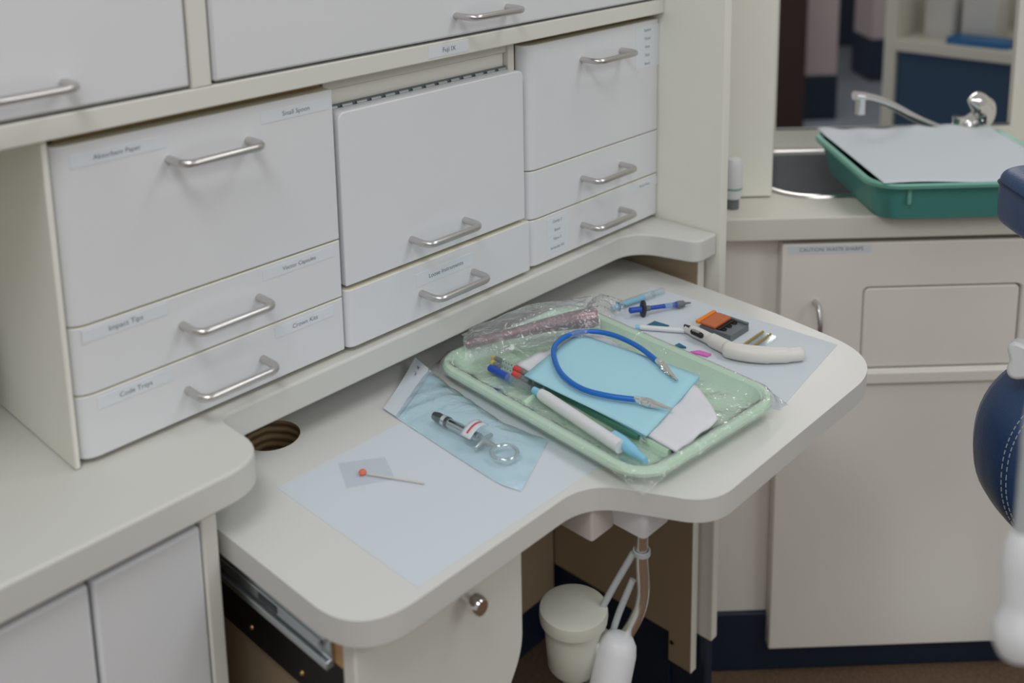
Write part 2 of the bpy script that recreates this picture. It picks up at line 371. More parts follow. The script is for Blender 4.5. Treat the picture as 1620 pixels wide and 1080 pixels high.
b1 = tag(empty('drawer_cabinet', (0, 0, 0)), 'white drawer bank nearest the camera, three drawers with paper labels, left of the hinged door', 'drawers', 'drawer banks on the worktop')
carcass(b1, 0.3650, 0.6510, 0.0725, 0.3783)
box('side_panel', 0.3467, 0.3520, YF+0.0014, 1.1893, D+0.0721, D+0.3826, 'panel', b1)
d = drawer(b1, 0.3525, 0.6515, 0.2069, 0.3740, 0.0190, 0.5036, 0.3407)
sticker('label_sticker', 0.4141, 0.3585+D, 0.0896, 0.0120, YF, ['Absorbent Paper'], 0.0065, d, -0.0019)
sticker('label_sticker', 0.6048, 0.3595+D, 0.0847, 0.0120, YF, ['Small Spoon'], 0.0069, d, 0.0000)
d = drawer(b1, 0.3525, 0.6515, 0.1399, 0.2054, 0.0190, 0.5036, 0.1741)
sticker('label_sticker', 0.4054, 0.1963+D, 0.0828, 0.0120, YF, ['Impact Tips'], 0.0072, d)
sticker('label_sticker', 0.5980, 0.1953+D, 0.0905, 0.0120, YF, ['Vector Capsules'], 0.0063, d)
d = drawer(b1, 0.3525, 0.6515, 0.0768, 0.1385, 0.0190, 0.5036, 0.1058)
sticker('label_sticker', 0.4093, 0.1284+D, 0.0751, 0.0120, YF, ['Code Trays'], 0.0069, d)
sticker('label_sticker', 0.6009, 0.1279+D, 0.0751, 0.0120, YF, ['Crown Kits'], 0.0069, d)

b2 = tag(empty('drawer_cabinet', (0, 0, 0)), 'middle white cabinet with hinged lift-up door above a single drawer marked Loose Instruments', 'drawers', 'drawer banks on the worktop')
box('carcass', 0.6548, 0.9514, 0.9158, 1.1893, D+0.0725, D+0.3359, 'gap', b2, bev=0)
box('inner_panel', 0.6558, 0.9384, 0.9139, 0.9153, D+0.3215, D+0.3667, 'panel', b2, bev=0)
bm = bmesh.new(); bbox(bm, 0.6553, 0.9505, 0.9091, 0.9168, D+0.3677, D+0.3831); bbox(bm, 0.9394, 0.9505, 0.9052, 0.9168, D+0.3118, D+0.3812)
link('frame', fin(bm), 'cream', b2, bevel=(0.0010, 2))
bm = bmesh.new(); bbox(bm, 0.6568, 0.9389, 0.9091, 0.9115, D+0.3330, D+0.3505)
hinge = link('piano_hinge', fin(bm), 'midgrey', b2)
bm = bmesh.new(); tube(bm, [(-0.0069, 0, 0), (0.0069, 0, 0)], 0.0021, 8); KM = fin(bm); KM.materials.append(M['zinc'])
for k in range(14):
    o = bpy.data.objects.new('hinge_knuckle', KM); COL.objects.link(o); o.parent = hinge; o.location = (0.6645+k*0.0204, 0.9081, D+0.3473)
ol = rpoly([(0.6568, D+0.1491, 0.0019), (0.6568, D+0.3465, 0.0096), (0.9471, D+0.3465, 0.0096), (0.9471, D+0.1491, 0.0019)], 8)
d = link('lift_up_door', fin(prism(ol, YF-0.0010, YF+0.0202, 'y')), 'face', b2, bevel=(0.0094, 6))
handle(d, 0.7954, YF-0.0010, D+0.1770)
d = drawer(b2, 0.6544, 0.9524, 0.0768, 0.1448, 0.0096, 0.8051, 0.1077)
d.location = (0, -0.0039, 0)
sticker('label_sticker', 0.8012, 0.1250+D, 0.0944, 0.0164, YF, ['Loose Instruments'], 0.0075, d, 0.0019)

b3 = tag(empty('drawer_cabinet', (0, 0, 0)), 'right white drawer bank beside the tall end panel, with stacked small labels', 'drawers', 'drawer banks on the worktop')
carcass(b3, 0.9563, 1.2384, 0.0725, 0.3783)
d = drawer(b3, 0.9539, 1.2389, 0.2088, 0.3749, 0.0180, 1.1065, 0.3417)
sticker('label_sticker', 1.2119, 0.3374+D, 0.0559, 0.0616, YF, ['Sealant', 'Dycal', 'Vitre', 'Etch', 'Bond'], 0.0060, d, 0.0000)
d = drawer(b3, 0.9539, 1.2389, 0.1419, 0.2074, 0.0180, 1.1065, 0.1751)
d = drawer(b3, 0.9539, 1.2389, 0.0768, 0.1404, 0.0180, 1.1065, 0.1077)
sticker('label_sticker', 1.0111, 0.1101+D, 0.0433, 0.0491, YF, ['Cavity 2', 'Bond', 'Vitro 3', 'Articulat Kit'], 0.0056, d)
sticker('label_sticker', 1.2076, 0.1294+D, 0.0636, 0.0106, YF, ['Dental Floss'], 0.0050, d)

# upper cabinet with two doors
YR = 0.8783
up = tag(empty('wall_cabinet', (0, 0, 0)), 'upper white wall cabinet with two flush doors above the drawer banks', 'cabinet')
bm = bmesh.new()
bbox(bm, -0.8667, 1.2399, YR, YR+0.0193, D+0.3841, D+0.4048); bbox(bm, 0.4849, 0.5061, YR, YR+0.0193, D+0.4049, D+1.0822); bbox(bm, 1.2249, 1.2399, YR, YR+0.0193, D+0.4049, D+1.0822)
bbox(bm, 0.1252, 0.1493, YR, YR+0.0193, D+0.4049, D+1.0822); bbox(bm, -0.8667, 1.2399, YR, YR+0.0193, D+1.0832, D+1.1111)
link('face_frame', fin(bm), 'cream', up, bevel=(0.0014, 2))
box('body', -0.8667, 1.2399, YR+0.0197, 1.1941, D+0.3836, D+1.1111, 'cream', up, bev=0)
for x0, x1, hx in ((0.1517, 0.4829, 0.3236), (0.5085, 1.2230, 0.8667)):
    d = box('door', x0, x1, YR-0.0010, YR+0.0183, D+0.4077, D+1.0803, 'face', up, bev=0.0029)
    handle(d, hx, YR-0.0010, D+0.4322)
sticker('label_sticker', 0.8128, 0.3945+D, 0.0636, 0.0135, YR, ['Fuji IX'], 0.0079, up, 0.0000)

# ------------------------------------------------------------------ worktop, end panel, knee space, base cabinet
wt = rpoly([(-0.8667, 1.1941, 0), (-0.8667, 0.7820, 0), (0.4844, 0.7820, 0.0481), (0.4844, 0.8744, 0.0154), (1.1672, 0.8773, 0.0530), (1.1922, 0.7810, 0.0212), (1.2389, 0.7810, 0.0039), (1.2389, 1.1941, 0)], 10)
tag(slab('worktop', wt, D+0.0383, D+0.0711, 'worktop', bev=(0.0029, 3)), 'cream laminate worktop with curved nosing under the drawer banks', 'worktop')
tag(box('end_panel', 1.2403, 1.2572, 0.7752, 1.195, 0.186, 2.4, 'panel', bev=0.002), 'tall cream end panel standing between drawer bank and sink run', 'panel')
ks = tag(empty('knee_space', (1.22, 0.80, 0)), 'tan cabinet carcass around the knee space under the pull-out desk', 'cabinet')
ol = [(0.80, 0.128), (0.80, D+0.0375), (1.085, D+0.0375), (1.085, 0.18), (0.842, 0.18), (0.842, 0.128)]
def kid(o, p): o.matrix_parent_inverse = Matrix.Translation(-Vector(p.location)); return o
kid(slab('side_panel', ol, 1.220, 1.2345, 'tan', ks, axis='x'), ks)
kid(box('edge_band', 1.2198, 1.2347, 0.7985, 0.7999, 0.128, D+0.0375, 'panel', ks, bev=0.0003), ks)
kid(box('back_panel', 0.46, 1.2195, 1.085, 1.10, 0.128, D+0.0375, 'tan', ks, bev=0.001), ks)
kid(slab('plug', [(0.835+0.004*math.cos(k), D-0.626+0.004*math.sin(k)) for k in [i*0.7854 for i in range(8)]], 1.2190, 1.2199, 'black', ks, axis='x', bev=None), ks)

bc = tag(empty('base_cabinet', (0.1, 0.80, 0)), 'white double-door base cabinet under the worktop at lower left', 'cabinet')
ZB = D+0.0375
kid(box('body', -0.9, 0.420, 0.8175, 1.195, 0.10, ZB, 'cream', bc, bev=0.001), bc)
kid(box('stile', 0.4155, 0.4310, 0.796, 0.817, 0.10, ZB, 'cream', bc, bev=0.002), bc)
kid(box('door', 0.3140, 0.4142, 0.7965, 0.816, 0.10, D+0.0235, 'face', bc, bev=0.003), bc)
kid(box('door', -0.05, 0.3107, 0.7965, 0.816, 0.10, D+0.0235, 'face', bc, bev=0.003), bc)
kid(box('shadow_gap', -0.9, 0.4152, 0.803, 0.817, D+0.0240, ZB-0.0003, 'darkgrey', bc, bev=0), bc)
kid(box('toe_kick', -0.9, 0.415, 0.84, 0.86, 0.0, 0.099, 'navy', bc, bev=0.001), bc)

# ------------------------------------------------------------------ pull-out desk
pd = tag(empty('pull_out_desk', (0.80, 0.70, 0)), 'cream pull-out desk with a curved front edge and a round cable hole', 'desk')
ol = rpoly([(0.440, 1.02, 0), (0.440, 0.602, 0.058), (0.727, 0.602, 0.06), (0.783, 0.489, 0.05), (1.168, 0.489, 0.095), (1.196, 0.66, 0.12), (1.213, 0.90, 0.1), (1.213, 1.02, 0)], 12)
hole = [(0.566+0.0305*math.cos(2*math.pi*k/36), 0.912+0.0305*math.sin(2*math.pi*k/36)) for k in range(36)]
o = kid(slab('desktop', ol, D-0.0250, D, ['desk', 'plywood'], pd, bev=(0.0022, 3), holes=[hole], hole_mi=1), pd)
kid(link('hole_liner', fin(lathe([(0.0300, D-0.0015), (0.0300, D-0.040), (0.0325, D-0.040)], 36, c=(0.566, 0.912))), 'plywood', pd), pd)
kid(box('under_hole_board', 0.50, 0.64, 0.86, 1.0, D-0.060, D-0.045, 'wood', pd, bev=0.001), pd)
ol = rpoly([(0.456, D-0.0268, 0), (0.456, D-0.32, 0.01), (0.560, D-0.32, 0.03), (0.661, D-0.19, 0.06), (0.661, D-0.0268, 0)], 8)
ol = rpoly([(0.456, D-0.027, 0), (0.456, D-0.26, 0.0), (0.600, D-0.26, 0.02), (0.661, D-0.165, 0.07), (0.661, D-0.027, 0)], 8)
fr = kid(slab('modesty_front', ol, 0.630, 0.648, 'cream', pd, axis='y', bev=(0.002, 2)), pd)
kb = lathe([(0.0001, 0.026), (0.0075, 0.0255), (0.0095, 0.022), (0.0095, 0.015), (0.0045, 0.011), (0.0045, 0)], 20)
bmesh.ops.rotate(kb, verts=kb.verts, cent=(0, 0, 0), matrix=Matrix.Rotation(R(90), 3, 'X')); bmesh.ops.translate(kb, vec=(0.581, 0.630, D-0.056), verts=kb.verts)
link('knob', fin(kb), 'chrome', fr)
kid(box('black_side', 0.478, 0.484, 0.6485, 1.0, D-0.155, D-0.027, 'black', pd, bev=0.0005), pd)
for yy, zz in ((0.83, D-0.138), (0.745, D-0.140), (0.67, D-0.13)):
    s = lathe([(0.0001, 0.002), (0.002, 0.0018), (0.003, 0)], 10); bmesh.ops.rotate(s, verts=s.verts, cent=(0, 0, 0), matrix=Matrix.Rotation(R(-90), 3, 'Y'))
    bmesh.ops.translate(s, vec=(0.478, yy, zz), verts=s.verts); kid(link('screw', fin(s), 'gold', pd), pd)
kid(box('wood_block', 0.457, 0.477, 0.649, 0.70, D-0.066, D-0.027, 'wood', pd, bev=0.001), pd)
sl = kid(link('drawer_slide', fin(loft([[(0.4565, y, D-0.068), (0.448, y, D-0.068), (0.448, y, D-0.061), (0.4535, y, D-0.060), (0.4535, y, D-0.041), (0.448, y, D-0.040), (0.448, y, D-0.033), (0.4565, y, D-0.033)] for y in (0.66, 0.98)])), 'zinc', pd, bevel=(0.0008, 2)), pd)
box('slide_rail', 0.4495, 0.4530, 0.672, 0.97, D-0.056, D-0.045, 'zinc', sl, bev=0.001)
box('slide_clip', 0.4488, 0.4494, 0.735, 0.765, D-0.054, D-0.047, 'darkgrey', sl, bev=0.0003)
kid(box('tan_side', 0.4845, 0.492, 0.6485, 1.0, 0.30, D-0.1555, 'tan', pd, bev=0.0005), pd)

# ------------------------------------------------------------------ sink run (45 degree frame)
def sk(o): o.location = O45; o.rotation_euler = (0, 0, A45); return o
c = tag(sk(empty('sink_cabinet')), 'cream sink base cabinet with waste flap in its tall door', 'cabinet')
box('body', 0.26, 2.2, 0.046, 0.375, 0.115, D-0.10, 'sinkface', c, bev=0.002)
box('filler', 0.255, 0.475, 0.036, 0.0455, 0.115, D+0.0115, 'sinkface', c, bev=0.001)
uo = [(0.457, 0.058), (1.12, 0.058), (1.12, D+0.002), (0.457, D+0.002)]
fh = rr_ring(0.1285, 0.0715, 0.010, 4); fh = [(0.7185+a, D-0.1455+b) for a, b in fh]
dr = slab('door', uo, 0.0106, 0.034, 'sinkface', c, axis='y', bev=(0.003, 3), holes=[fh])
fl = rr_ring(0.1260, 0.069, 0.009, 4); fl = [(0.7185+a, D-0.1455+b) for a, b in fl]
link('waste_flap', fin(prism(fl, 0.013, 0.030, 'y')), 'sinkface', dr, bevel=(0.003, 3))
box('flap_ledge', 0.592, 0.845, 0.004, 0.0105, D-0.240, D-0.2185, 'sinkface', dr, bev=0.003)
pts = [(0.512, 0.0106+0.001, D-0.095), (0.512, -0.008, D-0.0955)]+[(0.512, -0.0105-0.010*math.sin(R(a)), D-0.1-0.055*(a/180)) for a in range(15, 180, 15)]+[(0.512, -0.008, D-0.1595), (0.512, 0.0116, D-0.160)]
tubeo('handle', pts, 0.0042, 'steel', dr)
o = sticker('label_sticker', 0.533, D-0.008, 0.134, 0.0145, 0.0106, ['CAUTION: WASTE SHARPS'], 0.0085, dr, 0.002)

A = math.sqrt(2)
ce = rpoly([(0.245, 0.0, 0), (2.2, 0.0, 0), (2.2, 0.380, 0), (0.245, 0.380, 0)])
sh = rr_ring(0.235, 0.128, 0.07, 8); sh = [(0.705+a, 0.226+b) for a, b in sh]
tag(sk(slab('sink_counter', ce, D+0.012, D+0.050, ['wallcream', 'basin'], bev=(0.003, 3), holes=[sh], hole_mi=1)), 'cream counter slab around the steel sink', 'worktop')
def ring3(hx, hy, r, z): return [(0.705+a, 0.226+b, z) for a, b in rr_ring(hx, hy, r, 8)]
sn = tag(sk(empty('sink')), 'stainless steel drop-in sink behind the green tub', 'sink')
link('basin', fin(loft([ring3(0.2345, 0.1275, 0.07, D+0.0505), ring3(0.228, 0.121, 0.066, D+0.047), ring3(0.218, 0.111, 0.06, D-0.06), ring3(0.20, 0.095, 0.05, D-0.085)], cap0=False, cap1=True)), 'basin', sn)
link('rim', fin(loft([ring3(0.2335, 0.1265, 0.07, D+0.0512), ring3(0.236, 0.129, 0.07, D+0.054), ring3(0.243, 0.136, 0.075, D+0.0538), ring3(0.247, 0.140, 0.078, D+0.0505)], cap0=False, cap1=False)), 'steel', sn)
fz = D+0.050
fa = tag(sk(empty('faucet')), 'chrome single-lever faucet with a long spout behind the green tub', 'faucet')
tubeo('spout', catmull([(0.900, 0.325, fz+0.030), (0.86, 0.318, fz+0.040), (0.79, 0.300, fz+0.070), (0.725, 0.288, fz+0.106), (0.688, 0.281, fz+0.1205), (0.656, 0.276, fz+0.1265)], 6), [0.0125]*8+[0.0105]*18+[0.0112]*5, 'chrome', fa, n=14, squash=0.75)
tubeo('aerator', [(0.668, 0.278, fz+0.122), (0.668, 0.278, fz+0.092)], 0.0105, 'chrome', fa, n=16)
link('body', fin(lathe([(0.034, fz-0.0), (0.034, fz+0.004), (0.026, fz+0.008), (0.024, fz+0.055), (0.019, fz+0.066), (0.0001, fz+0.068)], 28, c=(0.890, 0.325))), 'chrome', fa)
tubeo('lever', catmull([(0.893, 0.325, fz+0.050), (0.914, 0.318, fz+0.072), (0.902, 0.300, fz+0.098), (0.868, 0.280, fz+0.112)], 6), [0.025]*6+[0.025]*5+[0.020]*5+[0.014, 0.010, 0.005], 'chrome', fa, n=16, squash=0.8)
tubeo('side_knob', [(0.852, 0.290, fz+0.055), (0.852, 0.290, fz+0.080)], [0.008, 0.009], 'chrome', fa, n=14)

# green tub with paper
tu = tag(sk(empty('instrument_tub')), 'green plastic tub standing on the sink counter', 'tub')
UC, TC = 0.742, 0.108
def tr(hx, hy, r, z): return [(UC+a, TC+b, z) for a, b in rr_ring(hx, hy, r, 8)]
Z0 = D+0.0505
link('body', fin(loft([tr(0.142, 0.128, 0.03, Z0), tr(0.146, 0.132, 0.034, Z0+0.003), tr(0.160, 0.147, 0.04, Z0+0.058), tr(0.157, 0.144, 0.038, Z0+0.058), tr(0.142, 0.128, 0.03, Z0+0.006)])), 'tub', tu)
link('rim', fin(loft([tr(0.1575, 0.1445, 0.038, Z0+0.0585), tr(0.1575, 0.1445, 0.038, Z0+0.064), tr(0.168, 0.155, 0.046, Z0+0.066), tr(0.1705, 0.1575, 0.048, Z0+0.063), tr(0.1695, 0.1565, 0.047, Z0+0.058), tr(0.1605, 0.1475, 0.04, Z0+0.0572)], cap0=False, cap1=False)), 'tubrim', tu)
for k in (0.635, 0.800): box('mould_rib', k-0.003, k+0.003, TC-0.147, TC-0.140, Z0+0.030, Z0+0.056, 'tubrim', tu, bev=0.001)
def pf(a, b):
    u = 0.586+0.312*a+0.012*(1-b)*(0.5-a); t = -0.044+0.308*b
    z = Z0+0.0668+0.0015*math.sin(9*a+2*b)+0.004*max(0, b-0.85)/0.15*(0.6+0.4*math.sin(26*a))
    return (u, t+0.0045*math.sin(34*a+math.sin(11*a))*max(0, b-0.9)/0.1, z)
tag(sk(thick(link('paper_sheet', fin(grid(bmesh.new(), pf, 60, 20)), 'paper'), 0.0006)), 'white paper sheet lying across the green tub', 'paper')
bt = tag(sk(empty('soap_bottle')), 'small white bottle with green mark standing by the end panel on the sink counter', 'bottle')
link('body', fin(lathe([(0.0001, D+0.0675), (0.0135, D+0.068), (0.0155, D+0.075), (0.0155, D+0.125), (0.012, D+0.133), (0.0001, D+0.136)], 24, c=(0.385, 0.052))), 'white', bt)
link('base', fin(lathe([(0.0001, D+0.0505), (0.011, D+0.0505), (0.011, D+0.067), (0.0001, D+0.067)], 20, c=(0.385, 0.052))), 'midgrey', bt)
link('mark', fin(lathe([(0.0157, D+0.083), (0.0158, D+0.0865)], 24, c=(0.385, 0.052))), 'tubrim', bt)

# ------------------------------------------------------------------ hallway shelf unit
hu = tag(empty('shelf_unit', (3.5, 1.1, 0)), 'cream shelf unit with navy back panel seen through the opening', 'shelf')
kid(box('side', 3.50, 3.95, 1.500, 1.545, 0.0, 1.35, 'panel', hu, bev=0.004), hu)
kid(box('side', 3.50, 3.95, 1.075, 1.105, 0.0, 1.35, 'panel', hu, bev=0.004), hu)
kid(box('shelf', 3.48, 3.949, 1.1055, 1.4995, D-0.083, D-0.042, 'panel', hu, bev=0.004), hu)
kid(box('front_panel', 3.515, 3.53, 1.1055, 1.4995, 0.05, D-0.084, 'bluepanel', hu, bev=0.002), hu)
kid(box('back', 3.935, 3.949, 1.1055, 1.4995, D-0.0415, 1.35, 'wallcream', hu, bev=0.001), hu)
tag(slab('white_carton', rr_ring(0.06, 0.05, 0.01, 3), 0, 0.17, 'shelfwhite', loc=(3.66, 1.40, D-0.0415)), 'white carton at the left on the hallway shelf', 'box')
tag(slab('white_carton', rr_ring(0.06, 0.06, 0.01, 3), 0, 0.15, 'shelfwhite', loc=(3.68, 1.27, D-0.0415)), 'white carton behind the bright blue tray on the hallway shelf', 'box')
tag(slab('blue_tray', rr_ring(0.05, 0.10, 0.01, 3), 0, 0.022, 'bluetray', loc=(3.555, 1.235, D-0.0415)), 'flat bright blue tray lying on the hallway shelf', 'tray')

# ------------------------------------------------------------------ dental chair at the right edge
ch = tag(sk(empty('dental_chair')), 'navy upholstered dental chair with headrest and white knob at right edge', 'chair')
T0 = (1.55-2.18)/A  # chair and hanging handpiece coordinates taken from image pixels at chosen depths
def sup(cx, cy, cz, hx, hy, hz, e=0.35, nu=28, nv=18):
    bm = bmesh.new(); sp = lambda v, p: math.copysign(abs(v)**p, v)
    def f(a, b):
        th = 2*math.pi*a; ph = math.pi*(b-0.5)
        if b in (0.0, 1.0): return (cx, cy, cz+hz*(2*b-1))
        return (cx+hx*sp(math.cos(ph), e)*sp(math.cos(th), e), cy+hy*sp(math.cos(ph), e)*sp(math.sin(th), e), cz+hz*sp(math.sin(ph), e))
    return grid(bm, f, nu, nv)
hz = D+0.205
hd = link('headrest', fin(sup(0.731, T0+0.030, hz+0.004, 0.135, 0.058, 0.039, 0.32, 48, 24)), 'vinyl', ch, sharp=70)
tubeo('piping', [(0.731+0.1355*math.copysign(abs(math.cos(a))**0.32, math.cos(a)), T0+0.030+0.0585*math.copysign(abs(math.sin(a))**0.32, math.sin(a)), hz+0.022) for a in [2*math.pi*k/64 for k in range(65)]], 0.0014, 'navy', hd, n=6)
tubeo('seam', [(0.634, T0-0.0270, hz+0.02), (0.634, T0-0.0283, hz), (0.634, T0-0.0270, hz-0.025)], 0.0011, 'navy', hd, n=6)
tubeo('headrest_bar', [(0.69, T0+0.05, hz-0.035), (0.69, T0+0.055, D-0.04)], 0.016, 'white', ch)
kp = [((0.0225-0.0040*math.cos(4*a))*math.cos(a), (0.0225-0.0040*math.cos(4*a))*math.sin(a)) for a in [2*math.pi*k/48 for k in range(48)]]
kb = prism(kp, -0.016, 0.016); bmesh.ops.rotate(kb, verts=kb.verts, cent=(0, 0, 0), matrix=Matrix.Rotation(R(78), 3, 'X') @ Matrix.Rotation(R(4), 3, 'Z'))
bmesh.ops.rotate(kb, verts=kb.verts, cent=(0, 0, 0), matrix=Matrix.Rotation(R(-38), 3, 'Z'))
bmesh.ops.translate(kb, vec=(0.608, T0-0.01, D+0.040), verts=kb.verts); link('knob', fin(kb), 'white', ch, bevel=(0.004, 3), sharp=50)
tubeo('knob_shaft', [(0.608, T0-0.01, D+0.040), (0.68, T0+0.045, D+0.045)], 0.009, 'white', ch)
bcx, bcz, bt0 = 0.687, D-0.083, T0-0.005
def ov(a, k, off=0.0, ex=0.9):
    c_, s_ = math.cos(a), math.sin(a)
    return (bcx+(0.118*k)*math.copysign(abs(c_)**ex, c_), off, bcz+(0.116*k)*math.copysign(abs(s_)**ex, s_))
NR = 56
prof = [(0.80, 0.055), (0.93, 0.050), (0.985, 0.035), (1.0, 0.012), (0.992, -0.012), (0.97, -0.029), (0.935, -0.038), (0.90, -0.042), (0.6, -0.049), (0.3, -0.053), (0.02, -0.054)]
br = link('backrest', fin(loft([[ov(2*math.pi*k/NR, q, bt0+y) for k in range(NR)] for q, y in prof])), 'vinyl', ch, sharp=70)
for q, y in ((0.968, -0.0302), (0.946, -0.0362)):
    nst = 90
    bm = bmesh.new()
    for k in range(nst):
        a0, a1 = 2*math.pi*k/nst, 2*math.pi*(k+0.6)/nst
        tube(bm, [ov(a0, q, bt0+y), ov(a1, q, bt0+y)], 0.0006, 5)
    s = link('stitching', fin(bm), 'thread', br); s['kind'] = 'stuff'
tubeo('column', [(0.82, T0+0.14, 0.03), (0.82, T0+0.14, D-0.12), (0.78, T0+0.055, D-0.06)], 0.028, 'white', ch)
link('base', fin(lathe([(0.0001, 0.0), (0.22, 0.0), (0.22, 0.02), (0.06, 0.05), (0.0001, 0.05)], 32, c=(0.82, T0+0.14))), 'white', ch)

po = tag(empty('hanging_handpiece', (0.6196, 0.1661, 0.9138)), 'out-of-focus white handpiece hanging on a pale hose at the near right edge', 'handpiece')
hp_ = [(0.6196, 0.1661, 0.9120), (0.6200, 0.1668, 0.9160), (0.6206, 0.1679, 0.9234), (0.6226, 0.1691, 0.9349), (0.6240, 0.1697, 0.9420), (0.6252, 0.1702, 0.9484), (0.6285, 0.1723, 0.9676), (0.6320, 0.1731, 0.9830), (0.6335, 0.1735, 0.9900)]
kid(tubeo('body', hp_, [0.004, 0.0120, 0.0150, 0.0145, 0.0105, 0.0100, 0.0112, 0.0100, 0.0070], 'white', po, n=24), po)
kid(tubeo('hose', catmull([(0.6335, 0.1735, 0.9900), (0.6372, 0.1742, 1.0060), (0.6429, 0.1759, 1.0329), (0.6504, 0.1769, 1.0636), (0.6815, 0.1717, 1.1593), (0.765, 0.1387, 1.3504), (1.0, 0.02, 2.0), (1.15, -0.08, 2.68)], 8), 0.0062, 'grey', po, n=14), po)

# ------------------------------------------------------------------ white appliance at the left edge of the worktop
dv = tag(empty('countertop_appliance', (0.282, 1.085, D+0.0715)), 'white rounded appliance standing in the niche at the left edge', 'appliance')
link('body', fin(loft([[(a, b, z) for a, b in rr_ring(0.045*k, 0.06*k, 0.03, 6)] for k, z in ((0.86, 0.0), (0.96, 0.006), (1.0, 0.02), (1.0, 0.06), (0.96, 0.085), (0.8, 0.10))])), 'white', dv)
link('band', fin(loft([[(a, b, z) for a, b in rr_ring(0.0455, 0.0605, 0.03, 6)] for z in (0.04, 0.043)], cap0=False, cap1=False)), 'midgrey', dv)

# ------------------------------------------------------------------ equipment under the desk
ev = tag(empty('suction_holder', (0.75, 0.57, D-0.027)), 'white mount and chrome pole with hanging suction equipment under the desk', 'dental equipment')
def ek(o): return kid(o, ev)
ek(link('mount', fin(loft([[(0.781+a, 0.582+b, z) for a, b in [(x*k, y*k) for x, y in rr_ring(0.024, 0.030, 0.006, 4)]] for k, z in ((1.1, D-0.0268), (1.08, D-0.035), (0.92, D-0.058), (0.80, D-0.060))])), 'white', ev)); 
ek(link('junction_box', fin(loft([[(0.742+a, 0.615+b, z) for a, b in rr_ring(0.018, 0.022, 0.003, 3)] for z in (D-0.0268, D-0.060)])), 'mauveplastic', ev))
pp = catmull([(0.779, 0.572, D-0.055), (0.779, 0.572, D-0.10), (0.779, 0.570, D-0.140), (0.768, 0.574, D-0.170), (0.745, 0.588, D-0.205)], 8)
ek(tubeo('pole', pp, 0.0068, 'polished', ev, n=16))
ek(link('clamp_ring', fin(lathe([(0.0072, D-0.088), (0.0092, D-0.088), (0.0092, D-0.093), (0.0072, D-0.093)], 24, c=(0.779, 0.572))), 'grey', ev))
ek(tubeo('tubing', catmull([(0.773, 0.578, D-0.092), (0.758, 0.592, D-0.13), (0.738, 0.606, D-0.175)], 6), 0.0036, 'grey', ev, n=10))
ek(tubeo('tubing', catmull([(0.775, 0.580, D-0.125), (0.763, 0.588, D-0.160), (0.752, 0.592, D-0.19)], 6), 0.0036, 'grey', ev, n=10))
cu = ek(link('collector_cup', fin(lathe([(0.0001, D-0.222), (0.024, D-0.222), (0.0275, D-0.217), (0.0295, D-0.190), (0.0302, D-0.175), (0.0302, D-0.168)], 36, c=(0.728, 0.621))), 'ivory', ev))
link('cap', fin(lathe([(0.0302, D-0.170), (0.0352, D-0.165), (0.0360, D-0.158), (0.0352, D-0.1515), (0.031, D-0.1500), (0.0001, D-0.1512)], 40, c=(0.728, 0.621))), 'ivory', cu)
ek(tubeo('drain_pipe', [(0.716, 0.612, D-0.222), (0.712, 0.610, D-0.34), (0.710, 0.609, 0.02)], 0.0105, 'grey', ev, n=16))
hp = []; hr = []
for k in range(60):
    hp.append((0.742+0.0*k, 0.606, D-0.205-0.0055*k/2)); hr.append(0.0085+0.0011*(k % 2))
ek(tubeo('corrugated_hose', hp, hr, 'ivory', ev, n=12))
P0, P1 = Vector((0.752, 0.578, D-0.172)), Vector((0.690, 0.572, D-0.32))
dv_ = (P1-P0); hpts = [P0+dv_*t for t in (0, 0.02, 0.06, 0.12, 0.5, 0.52, 0.54, 1.0)]
hh = ek(tubeo('handpiece', hpts, [0.006, 0.014, 0.0185, 0.0205, 0.0205, 0.0198, 0.0205, 0.0205], 'white', ev, n=28))
ax = dv_.normalized(); tow = (Vector((0, 0, D+0.62))-(P0+dv_*0.62)); tow = (tow-ax*tow.dot(ax)).normalized(); bc_ = P0+dv_*0.66+tow*0.0195
tubeo('button', [bc_-tow*0.001, bc_+tow*0.0018], [0.0062, 0.0055], 'midgrey', hh, n=18)
ek(box('holder_bracket', 0.728, 0.756, 0.588, 0.604, D-0.215, D-0.18, 'white', ev, bev=0.004))

# ------------------------------------------------------------------ papers on the desk
def sheet(name, quad, z, m, label, cat, t=0.00012, group=None):
    cx = sum(p[0] for p in quad)/4; cy = sum(p[1] for p in quad)/4
    o = slab(name, [(x-cx, y-cy) for x, y in quad], 0, t, m, bev=None, loc=(cx, cy, z)); return tag(o, label, cat, group)
sheet('paper_sheet', [(0.513, 0.613), (0.792, 0.610), (0.794, 0.826), (0.515, 0.826)], D+0.0001, 'paper', 'white paper sheet on the desk under the blue pouch', 'paper')
sheet('paper_sheet', [(0.977, 0.529), (1.166, 0.554), (1.158, 0.836), (0.940, 0.806)], D+0.0001, 'paper', 'white paper sheet at the far end of the desk under the charcoal block', 'paper')

